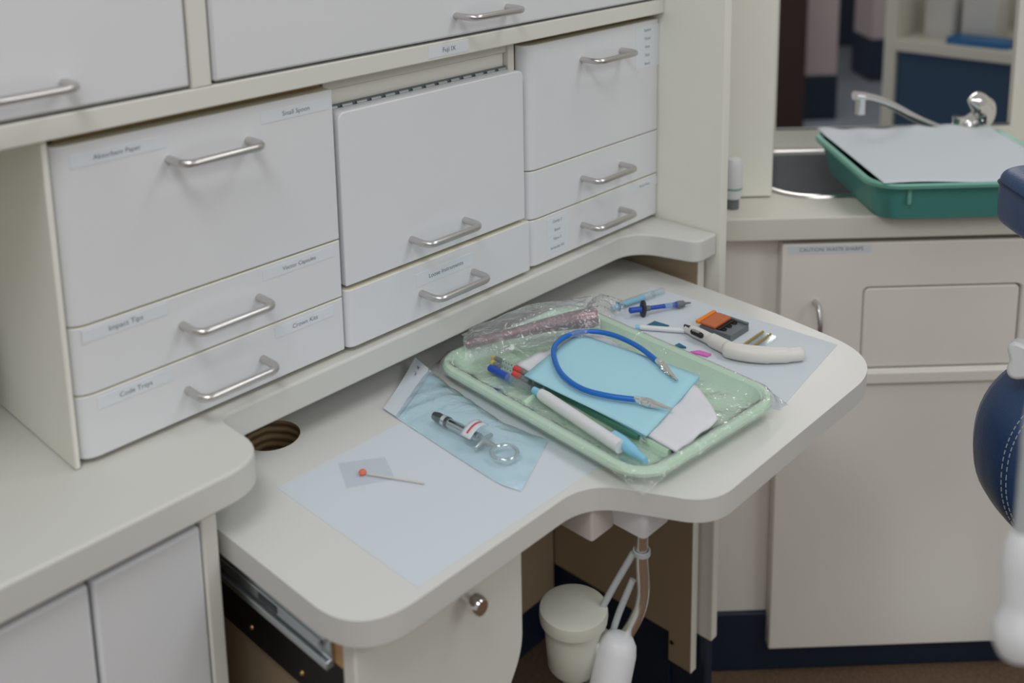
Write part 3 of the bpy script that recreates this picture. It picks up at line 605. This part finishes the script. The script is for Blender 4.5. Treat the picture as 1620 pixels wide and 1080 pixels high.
# ------------------------------------------------------------------ green tray with sleeve
TX, TY, TA = 0.8755, 0.703, R(-4.9)
ty = tag(empty('instrument_tray', (TX, TY, D+0.0006), TA), 'pale green divided instrument tray lying on the desk', 'tray')
def trr(ins, z, r): return [(a, b, z) for a, b in rr_ring(0.1205-ins, 0.171-ins, r, 9)]
link('body', fin(loft([trr(0.022, 0.0, 0.022), trr(0.010, 0.010, 0.03), trr(0.0005, 0.013, 0.040), trr(0.0, 0.0165, 0.041), trr(0.002, 0.0195, 0.040), trr(0.006, 0.0205, 0.037), trr(0.011, 0.0185, 0.033), trr(0.019, 0.006, 0.026), trr(0.024, 0.0035, 0.022)])), 'tray', ty)
def ridge(x0, y0, x1, y1, h=0.011):
    a = Vector((x0, y0)); b = Vector((x1, y1)); n_ = Vector((-(b-a).y, (b-a).x)).normalized()
    rg = []
    for wdt, z in ((0.004, 0.0036), (0.0022, h-0.001), (0.0012, h)):
        q = n_*wdt; rg.append([(a.x+q.x, a.y+q.y, z), (b.x+q.x, b.y+q.y, z), (b.x-q.x, b.y-q.y, z), (a.x-q.x, a.y-q.y, z)])
    link('divider', fin(loft(rg)), 'tray', ty)
ridge(-0.052, -0.146, -0.052, 0.040, 0.014); ridge(-0.094, 0.030, -0.052, 0.038, 0.012); ridge(-0.052, 0.038, 0.010, 0.060, 0.012)
ridge(-0.024, -0.145, -0.020, 0.045, 0.010); ridge(-0.020, 0.075, -0.010, 0.146, 0.010); ridge(-0.078, 0.100, -0.030, 0.106, 0.008)
rnd = random.Random(3)
ph = [(rnd.uniform(18, 60), rnd.uniform(18, 60), rnd.uniform(0, 6.28)) for _ in range(7)]
def wr(x, y): return sum(math.sin(a*x+b*y+c) for a, b, c in ph)/7
def prof_z(ins):
    P = [(-0.02, 0.004), (-0.004, 0.010), (0.0, 0.017), (0.004, 0.0208), (0.010, 0.0195), (0.020, 0.0085), (0.028, 0.0062), (0.2, 0.0062)]
    for (a, za), (b, zb) in zip(P, P[1:]):
        if ins <= b: return za+(zb-za)*max(0, (ins-a)/(b-a))
    return 0.006
def fs(a, b):
    rgn = 0.037; hx, hy = 0.1235, 0.174
    x = -hx+2*hx*a; y = -hy+2*hy*b
    qx, qy = abs(x)-(0.1205-rgn), abs(y)-(0.171-rgn)
    dd = math.hypot(max(qx, 0), max(qy, 0))+min(max(qx, qy), 0)-rgn
    z = prof_z(-dd)+0.0012+0.0014*(1+wr(x*3, y*3))*(0.4+0.6*(dd < -0.015))
    if dd > 0.004: k = (0.1205-rgn)/1; sc_ = 1-min(0.08, (dd-0.004)*0.6); x *= sc_; y *= sc_
    return (x, y, z+0.0006)
sv = tag(link('tray_sleeve', fin(grid(bmesh.new(), fs, 60, 84)), 'film', loc=(TX, TY, D+0.0006), rz=TA, sharp=180), 'clear crinkled plastic sleeve wrapped over the pale green tray', 'plastic sleeve')

# ------------------------------------------------------------------ things on the tray
def zt(h): return D+h
tag(thick(link('gauze_sheet', fin(grid(bmesh.new(), lambda a, b: ((0.810+0.080*a)*(1-b)+(0.838+0.128*a)*b+0.030*a*min(1, b/0.22)*(1-b), (0.552+0.002*a)*(1-b)+(0.803-0.012*a)*b, zt(0.0158)+0.0012*math.sin(14*a+5*b)+0.002*math.sin(9*b)*(a > 0.5)+0.0008*math.sin(30*a*b)), 24, 36)), 'gauze'), 0.0022), 'white folded gauze lying under the aqua napkin', 'gauze')
nk = tag(empty('napkin', (0.879, 0.690, zt(0.020))), 'aqua blue patient napkin folded on the green tray', 'napkin')
for i in range(3):
    q = [(0.8175-0.0015*i, 0.768), (0.8095-0.001*i, 0.592-0.002*i), (0.947, 0.615), (0.944, 0.792)]
    z0 = 0.0195+0.0016*i
    def nf(a, b, q=q, z0=z0, i=i):
        p = (Vector(q[0])*(1-a)+Vector(q[3])*a)*b+(Vector(q[1])*(1-a)+Vector(q[2])*a)*(1-b)
        return (p.x, p.y, zt(z0)+0.0009*math.sin(5*a+4*b+i)-0.003*(1-b)**4*(1-a)-(0.0025 if a > 0.9 else 0)*(a-0.9)*10*b)
    kid(thick(link('layer', fin(grid(bmesh.new(), nf, 16, 16)), 'napkin', nk), 0.0007), nk)
cd = tag(empty('napkin_clip_cord', (0.88, 0.70, zt(0.028))), 'bright blue cord with two alligator clips looped over the aqua napkin', 'cord')
cp = catmull([(x, y, zt(0.0278)) for x, y in ((0.935, 0.664), (0.951, 0.707), (0.955, 0.748), (0.943, 0.777), (0.918, 0.789), (0.886, 0.783), (0.859, 0.760), (0.837, 0.728), (0.828, 0.693), (0.835, 0.661), (0.850, 0.631))], 10)
kid(tubeo('cord_tube', cp, 0.0031, 'cord', cd, n=14), cd)
def clip(p, q):
    p = Vector(p); q = Vector(q); t = (q-p).normalized(); s = Vector((0, 0, 1)).cross(t).normalized(); L = (q-p).length
    bm = bmesh.new()
    tube(bm, [p-t*0.004, p+t*0.004], 0.0035, 12)
    for sg in (-1, 1):
        rg = []
        for k, wdt, zz in ((0.06, 0.0030, 0.003), (0.3, 0.0036, 0.0042), (0.55, 0.0030, 0.0026), (1.0, 0.0016, 0.0004)):
            c_ = p+t*L*k; w0, w1 = s*wdt, Vector((0, 0, 1))
            lo, hi = (zz-0.0012)*sg, zz*sg
            rg.append([c_-w0+w1*lo, c_+w0+w1*lo, c_+w0*0.8+w1*hi, c_-w0*0.8+w1*hi])
        loft(rg, bm)
    tube(bm, [p+t*L*0.32-s*0.0048, p+t*L*0.32+s*0.0048], 0.0011, 8)
    return kid(link('alligator_clip', fin(bm), 'chrome', cd, sharp=30), cd)
clip((0.935, 0.664, zt(0.028)), (0.916, 0.625, zt(0.0265))); clip((0.850, 0.631, zt(0.028)), (0.861, 0.594, zt(0.0265)))

# rose coloured instrument in a clear bag
tag(tubeo('rose_handpiece', [(0.818, 0.868, zt(0.027)), (0.822, 0.866, zt(0.027)), (0.870, 0.846, zt(0.028)), (0.915, 0.826, zt(0.030)), (0.945, 0.810, zt(0.031)), (0.972, 0.794, zt(0.031)), (0.976, 0.791, zt(0.031))], [0.004, 0.0055, 0.0065, 0.0085, 0.0112, 0.0128, 0.011], 'rose', n=24), 'rose-coloured metal handpiece wrapped in a clear bag on the tray', 'handpiece')
def bagf(a, b):
    e0 = Vector((0.790, 0.840)).lerp(Vector((0.957, 0.768)), a); e1 = Vector((0.829, 0.889)).lerp(Vector((0.992, 0.826)), a)
    p = e0.lerp(e1, b); hgt = math.sin(math.pi*b)**0.6
    z = zt(0.0245)+(0.020+0.010*a)*hgt+0.0035*wr(p.x*5, p.y*5)+0.014*b*math.sin(3.0*a)**2
    if a < 0.05: z -= 0.004
    return (p.x+0.003*wr(p.y*6, p.x*4), p.y+0.003*wr(p.x*4+2, p.y*5), z)
tag(link('clear_bag', fin(grid(bmesh.new(), bagf, 44, 26)), 'bagfilm', sharp=22), 'crumpled clear plastic bag around the rose-coloured handpiece', 'bag')

def carpule(p, q, label):
    p = Vector(p); q = Vector(q); d_ = q-p; r = 0.0040
    e = tag(empty('anaesthetic_cartridge', tuple(p)), label, 'cartridge', 'glass cartridges on the tray')
    k_ = lambda o: kid(o, e)
    k_(tubeo('glass', [p+d_*0.06, p+d_*0.98], r, 'glass', e, n=16)); k_(tubeo('cap', [p, p+d_*0.07], r*0.95, 'amber', e, n=16)); k_(tubeo('stopper', [p+d_*0.10, p+d_*0.20], r*0.9, 'midgrey', e, n=14))
    k_(tubeo('band', [p+d_*0.58, p+d_*0.74], r*1.03, 'red', e, n=16)); k_(tubeo('plunger', [p+d_*0.82, p+d_*1.0], r*0.92, 'midgrey', e, n=14))
    for j in range(4): k_(tubeo('print_mark', [p+d_*(0.28+0.07*j)+Vector((-0.0012, -0.0012, r*0.96)), p+d_*(0.31+0.07*j)+Vector((-0.0026, -0.0012, r*0.85))], 0.0005, 'ink', e, n=5))
carpule((0.830, 0.834, zt(0.0160)), (0.8265, 0.768, zt(0.0160)), 'clear glass cartridge with red band, farther of two on the tray')
carpule((0.8205, 0.826, zt(0.0160)), (0.815, 0.760, zt(0.0160)), 'clear glass cartridge with red band, beside the blue capped needle')
nd = tag(empty('capped_needle', (0.811, 0.82, zt(0.012))), 'needle cap, half royal blue half translucent, on the tray', 'needle')
kid(tubeo('blue_cap', [(0.8125, 0.822, zt(0.0145)), (0.8118, 0.821, zt(0.0145)), (0.8095, 0.790, zt(0.0145))], [0.002, 0.0042, 0.0045], 'bluep', nd, n=16), nd)
kid(tubeo('collar', [(0.8095, 0.790, zt(0.0145)), (0.809, 0.783, zt(0.0145))], 0.0043, 'blueglass', nd, n=16), nd)
kid(tubeo('clear_cap', [(0.809, 0.783, zt(0.0145)), (0.8075, 0.757, zt(0.0145)), (0.8073, 0.753, zt(0.0145))], [0.0043, 0.0040, 0.0025], 'glass', nd, n=16), nd)

hv = tag(empty('suction_tip', (0.79, 0.66, zt(0.012))), 'white suction tube with light blue ends in the front tray slot', 'suction tip')
kid(tubeo('tube', [(0.8035, 0.732, zt(0.0165)), (0.802, 0.722, zt(0.0165)), (0.779, 0.600, zt(0.0165))], [0.0062, 0.0070, 0.0072], 'white', hv, n=18), hv)
kid(tubeo('blue_end', [(0.8060, 0.745, zt(0.0160)), (0.8035, 0.730, zt(0.0165))], [0.0040, 0.0046], 'skyp', hv, n=16), hv)
kid(tubeo('blue_tip', [(0.7905, 0.618, zt(0.0175)), (0.7875, 0.604, zt(0.0165)), (0.7835, 0.588, zt(0.0150)), (0.7815, 0.580, zt(0.0150)), (0.7765, 0.566, zt(0.0160))], [0.0052, 0.0066, 0.0062, 0.0042, 0.0034], 'skyp', hv, n=16), hv)
tag(tubeo('slot_shade_bar', [(0.8255, 0.744, zt(0.0130)), (0.826, 0.738, zt(0.0130)), (0.8225, 0.690, zt(0.0125)), (0.8165, 0.640, zt(0.0125)), (0.8115, 0.606, zt(0.0130)), (0.811, 0.600, zt(0.0130))], [0.003, 0.0052, 0.0056, 0.0056, 0.0050, 0.003], 'slotshade', n=16), 'dark green bar added as slot shade along the napkin edge in the tray', 'shade strip')  # added bar, its dark green stands in for shade beside the napkin
tag(tubeo('dental_probe', catmull([(0.868, 0.715, zt(0.0135)), (0.845, 0.66, zt(0.0135)), (0.825, 0.617, zt(0.0135)), (0.816, 0.604, zt(0.0150)), (0.814, 0.596, zt(0.0185)), (0.808, 0.594, zt(0.0150)), (0.806, 0.586, zt(0.0150))], 6), [0.0022]*14+[0.0012]*23, 'chrome', n=8), 'thin steel dental probe lying in the tray slot beside the napkin', 'probe')

# ------------------------------------------------------------------ blue sterilisation pouch with syringe
po_ = tag(empty('sterilization_pouch', (0.71, 0.76, D+0.0008)), 'pale blue sterilization pouch with white paper end lying on the paper', 'pouch')
Lp = [(0.681, 0.862), (0.676, 0.80), (0.670, 0.72), (0.667, 0.665), (0.6725, 0.640)]
Rp = [(0.773, 0.912), (0.765, 0.84), (0.754, 0.772), (0.750, 0.735), (0.757, 0.680)]
Lc, Rc = catmull([(x, y, 0) for x, y in Lp], 8), catmull([(x, y, 0) for x, y in Rp], 8)
def pouch(dz, wob):
    def f(a, b):
        i = min(int(a*32), 31); t = a*32-i; l = Lc[i].lerp(Lc[i+1], t); r_ = Rc[i].lerp(Rc[i+1], t); p = l.lerp(r_, b)
        z = D+0.0005+dz*(math.sin(math.pi*b)**0.7)*(math.sin(math.pi*min(1, max(0, (a-0.08)/0.92)))**0.6)+0.0016*wob*(1+wr(p.x*4, p.y*4))+0.010*max(0, 0.22-a)/0.22*b*b
        return (p.x, p.y, z)
    return f
kid(link('backing_paper', fin(grid(bmesh.new(), pouch(0.0, 0.3), 48, 20)), 'bluepaper', po_, sharp=180), po_)
kid(link('film_front', fin(grid(bmesh.new(), lambda a, b: pouch(0.016, 1.0)(0.10+0.90*a, b), 48, 24)), 'pouchfilm', po_, sharp=180), po_)
kid(link('paper_end', fin(grid(bmesh.new(), lambda a, b: tuple(Vector(pouch(0.0, 0.3)(0.115*a, b))+Vector((0, 0, 0.0012))), 6, 12)), 'paper', po_, sharp=180), po_)
bm = bmesh.new()
for s, a, b in (('2', 0.045, 0.80), ('k', 0.045, 0.90)):
    vs, fs_ = text_tris(s); c0 = Vector(pouch(0.0, 0.3)(a, b))+Vector((0, 0, 0.0016))
    V = [bm.verts.new((c0.x+0.8*x*0.016+0.5*y*0.016, c0.y+0.5*x*0.016-0.8*y*0.016*-1, c0.z+0.0002)) for x, y, _ in vs]
    for f in fs_:
        try: bm.faces.new([V[k] for k in f])
        except ValueError: pass
kid(link('handwritten_mark', fin(bm), 'ink', po_), po_)
def bez(a, b, t): return a.lerp(b, t)
sy = tag(empty('cartridge_syringe', (0.70, 0.735, D+0.003)), 'steel cartridge syringe with ring handle inside the blue pouch', 'syringe')
S0, S1 = Vector((0.7005, 0.798, zt(0.0095))), Vector((0.7015, 0.732, zt(0.0095))); dS = S1-S0
ks_ = lambda o: kid(o, sy)
ks_(tubeo('nose', [S0, S0+dS*0.10, S0+dS*0.22], [0.0042, 0.0056, 0.0054], 'darkgrey', sy, n=18))
ks_(tubeo('hub', [S0+dS*0.22, S0+dS*0.30], 0.0058, 'chrome', sy, n=18)); ks_(tubeo('hub_ring', [S0+dS*0.30, S0+dS*0.36], 0.0060, 'darkgrey', sy, n=18))
ks_(tubeo('barrel', [S0+dS*0.36, S0+dS*1.05], 0.0052, 'steel', sy, n=18)); ks_(tubeo('barrel_window', [S0+dS*0.40+Vector((-0.002, 0, 0.0046)), S0+dS*1.0+Vector((-0.002, 0, 0.0046))], 0.0014, 'black', sy, n=8))
ks_(tubeo('finger_bar', [(0.687, 0.7195, zt(0.008)), (0.701, 0.7215, zt(0.0095)), (0.716, 0.7245, zt(0.008))], [0.0026, 0.0042, 0.0026], 'steel', sy, n=12))
ks_(tubeo('plunger_rod', [(0.7015, 0.730, zt(0.0095)), (0.7010, 0.704, zt(0.009))], [0.0045, 0.0032], 'steel', sy, n=12))
ringp = [(0.7010+0.0135*math.cos(2*math.pi*k/40), 0.6905+0.0135*math.sin(2*math.pi*k/40), zt(0.0085)) for k in range(41)]
ks_(tubeo('thumb_ring', ringp, 0.0024, 'chrome', sy, n=10))
tg = tag(empty('paper_tag', (0.702, 0.735, zt(0.016))), 'white paper tag with red print on the pouched syringe', 'tag')
def tgf(a, b): return (0.686+0.034*a, 0.7265+0.015*b+0.006*a, zt(0.0150)+0.0050*math.sin(math.pi*a)+0.0006)
kid(thick(link('tag_paper', fin(grid(bmesh.new(), tgf, 12, 4)), 'paper', tg), 0.0004), tg)
kid(thick(link('red_stripe', fin(grid(bmesh.new(), lambda a, b: tuple(Vector(tgf(0.12+0.76*a, 0.42+0.16*b))+Vector((0, 0, 0.0006))), 12, 1)), 'red', tg), 0.0002), tg)

# applicator and clear film on the paper
ap = tag(empty('applicator_stick', (0.59, 0.77, D+0.0008)), 'small applicator stick with a coral tip on the white paper', 'applicator')
kid(tubeo('stick', [(0.588, 0.775, zt(0.0022)), (0.616, 0.720, zt(0.0022))], 0.0010, 'stick', ap, n=8), ap)
kid(link('tip', fin(lathe([(0.0001, D+0.0009), (0.0034, D+0.0013), (0.0042, D+0.0030), (0.0030, D+0.0050), (0.0001, D+0.0056)], 14, c=(0.586, 0.780))), 'coral', ap), ap)
sheet('film_square', [(0.560, 0.773), (0.603, 0.749), (0.621, 0.787), (0.581, 0.814)], D+0.0006, 'clearsheet', 'clear film square under the coral tipped applicator', 'film', 0.0003)

# ------------------------------------------------------------------ things at the far end of the desk
sb = tag(empty('blue_syringe', (1.09, 0.775, D)), 'blue syringe with a charcoal finger flange on the far paper', 'syringe')
def seg(name, p, q, r, m, par, n=16): return kid(tubeo(name, [p, q], r, m, par, n=n), par)
B0, B1 = Vector((1.054, 0.793, zt(0.0125))), Vector((1.131, 0.760, zt(0.0060))); dB = B1-B0; pt = lambda t: B0+dB*t
seg('plunger', pt(-0.04), pt(0.16), 0.0040, 'bluep', sb); seg('neck', pt(0.24), pt(0.32), 0.0038, 'midgrey', sb)
sgd = dB.normalized(); fsid = sgd.cross(Vector((0, 0, 1))).normalized(); fup = fsid.cross(sgd)
fo = [[pt(t)+fsid*0.0075*math.cos(a)*k+fup*0.0122*math.sin(a)*k for a in [2*math.pi*i/24 for i in range(24)]] for t, k in ((0.17, 0.7), (0.185, 1.0), (0.215, 1.0), (0.24, 0.5))]
kid(link('flange', fin(loft(fo)), 'darkgrey', sb), sb)
seg('barrel', pt(0.30), pt(0.60), 0.0030, 'bluep', sb); seg('barrel_label', pt(0.60), pt(0.80), 0.0033, 'blueglass', sb); seg('barrel_end', pt(0.78), pt(0.84), 0.0036, 'bluep', sb)
kid(tubeo('nose_cap', [pt(0.82), pt(0.86), pt(0.96), pt(0.99), pt(1.10)], [0.0042, 0.0050, 0.0044, 0.0018, 0.0010], 'midgrey', sb, n=16), sb)
cs = tag(empty('clear_syringe', (1.10, 0.812, D)), 'clear syringe with pale blue barrel lying behind the blue syringe', 'syringe')
C0, C1 = Vector((1.052, 0.826, zt(0.0062))), Vector((1.146, 0.808, zt(0.0062))); dC = C1-C0; pc = lambda t: C0+dC*t
seg('barrel', pc(0.12), pc(0.80), 0.0052, 'glass', cs); seg('cap', pc(0.80), pc(1.0), 0.0040, 'glass', cs); seg('plunger', pc(0.0), pc(0.62), 0.0034, 'skyp', cs); seg('flange', pc(0.11), pc(0.13), 0.0056, 'blueglass', cs)
def bagf2(a, b):
    p = Vector((0.995+0.075*a, 0.792+0.050*b+0.02*a)); return (p.x, p.y, zt(0.006)+0.016*math.sin(math.pi*b)*math.sin(math.pi*min(1, 0.15+a*0.8))+0.005*wr(p.x*7, p.y*7)+0.004)
tag(link('clear_wrapper', fin(grid(bmesh.new(), bagf2, 20, 16)), 'bagfilm', sharp=20), 'crumpled clear wrapper beside the tray and blue syringe', 'wrapper')
def prismth(name, tri, z0, z1, m, label, cat):
    cx = sum(p[0] for p in tri)/len(tri); cy = sum(p[1] for p in tri)/len(tri)
    return tag(slab(name, [(x-cx, y-cy) for x, y in tri], 0, z1-z0, m, bev=None, loc=(cx, cy, D+z0)), label, cat)
prismth('dark_blue_chip', [(1.046, 0.765), (1.065, 0.764), (1.067, 0.742)], 0.0008, 0.0026, 'teal', 'dark blue triangular chip on the far paper near the blue syringe', 'chip')
wt_ = tag(empty('white_applicator', (1.05, 0.74, D)), 'slim white applicator tube between tray and charcoal block', 'applicator')
seg('tube', Vector((1.034, 0.765, zt(0.0042))), Vector((1.064, 0.716, zt(0.0042))), 0.0034, 'white', wt_); seg('dot', Vector((1.031, 0.770, zt(0.0042))), Vector((1.034, 0.765, zt(0.0042))), 0.0030, 'skyp', wt_)
seg('end', Vector((1.064, 0.716, zt(0.0042))), Vector((1.074, 0.700, zt(0.0042))), 0.0016, 'white', wt_)
prismth('teal_chip', [(1.020, 0.704), (1.033, 0.703), (1.030, 0.690)], 0.0008, 0.0030, 'teal', 'small teal chip beside the tray rim', 'chip')
prismth('pink_chip', [(1.024, 0.680), (1.034, 0.673), (1.036, 0.657), (1.028, 0.657)], 0.0008, 0.0028, 'pink', 'small pink strip beside the tray rim', 'chip')

bxk = tag(empty('bur_block', (1.103, 0.680, D+0.0007)), 'charcoal instrument block with an orange lid on the far paper', 'block')
bm = bmesh.new(); bbox(bm, -0.022, 0.022, -0.0225, 0.0235, 0, 0.0085); bbox(bm, 0.0185, 0.0225, -0.0225, 0.0235, 0.0085, 0.0115); bbox(bm, -0.022, -0.019, -0.0225, 0.0235, 0.0085, 0.0095)
link('tray_base', fin(bm), 'midgrey', bxk, bevel=(0.0007, 2))
bm = bmesh.new(); bbox(bm, -0.0188, 0.0183, -0.004, 0.002, 0.0086, 0.0104); link('well_strip', fin(bm), 'black', bxk)
WM = None
for k in range(3):
    o = link('well', fin(lathe([(0.0001, 0.0), (0.0040, 0.0), (0.0044, 0.0012)], 16)), 'black', bxk); o.location = (-0.0125+k*0.0125, -0.006, 0.0087)
link('lid', fin(prism([(-0.0215, 0.001), (0.018, 0.001), (0.018, 0.024), (-0.0215, 0.024)], 0.0105, 0.0135)), 'orange', bxk, bevel=(0.0006, 2))
link('lid_flap', fin(prism([(-0.0235, 0.0242), (0.018, 0.0242), (0.018, 0.0295), (-0.0235, 0.0295)], 0.0105, 0.0150)), 'orange2', bxk, bevel=(0.0006, 2))

gn = tag(empty('dispensing_handpiece', (1.06, 0.64, D)), 'ivory-white angled handpiece with a dark oval window beside the charcoal block', 'handpiece')
hd_pts = catmull([(1.068, 0.716, zt(0.0070)), (1.062, 0.690, zt(0.0082)), (1.055, 0.662, zt(0.0092)), (1.048, 0.634, zt(0.0104))], 8)
kid(tubeo('head', hd_pts, [0.0036]+[0.0066]*3+[0.0074]*10+[0.0090]*11, 'offwhite', gn, n=24), gn)
hn = catmull([(1.045, 0.645, zt(0.0108)), (1.047, 0.628, zt(0.0112)), (1.055, 0.609, zt(0.0112)), (1.069, 0.591, zt(0.0104)), (1.086, 0.576, zt(0.0094)), (1.101, 0.566, zt(0.0090))], 8)
kid(tubeo('grip', hn, [0.006, 0.0085, 0.0098]+[0.0104]*20+[0.0096]*8+[0.0086]*8+[0.0074, 0.0055], 'offwhite', gn, n=26), gn)
kid(tubeo('oval_window', catmull([(1.0560, 0.7000, zt(0.0115)), (1.0535, 0.690, zt(0.0125)), (1.0510, 0.680, zt(0.0130))], 5), [0.0022]+[0.0036]*9+[0.0022], 'black', gn, n=12), gn)
kid(tubeo('window_bar', [(1.0535, 0.6965, zt(0.0148)), (1.0510, 0.6845, zt(0.0155))], 0.0015, 'steel', gn, n=8), gn)
kid(tubeo('tip_latch', [(1.0655, 0.7165, zt(0.0105)), (1.0630, 0.7065, zt(0.0125))], 0.0022, 'darkgrey', gn, n=8), gn)

gp = tag(empty('gold_post_pack', (1.10, 0.632, D)), 'clear strip pack with rows of gold posts by the handpiece', 'pack')
kid(slab('clear_strip', [(1.072, 0.640), (1.132, 0.642), (1.130, 0.620), (1.078, 0.618)], D+0.0007, D+0.0030, 'glass', gp, bev=None), gp)
for y0, y1, n0 in ((0.6375, 0.6385, 0.0), (0.6265, 0.6275, 0.1)):
    pts = [(1.080+0.048*k/24, y0+(y1-y0)*k/24, zt(0.0045)) for k in range(25)]
    kid(tubeo('gold_post', pts, [0.0013+0.0005*(k % 3 == 0) for k in range(25)], 'gold', gp, n=8), gp)
kid(link('printed_ring', fin(lathe([(0.0022, D+0.0032), (0.0032, D+0.0036), (0.0036, D+0.0032)], 16, c=(1.076, 0.629))), 'black', gp), gp)
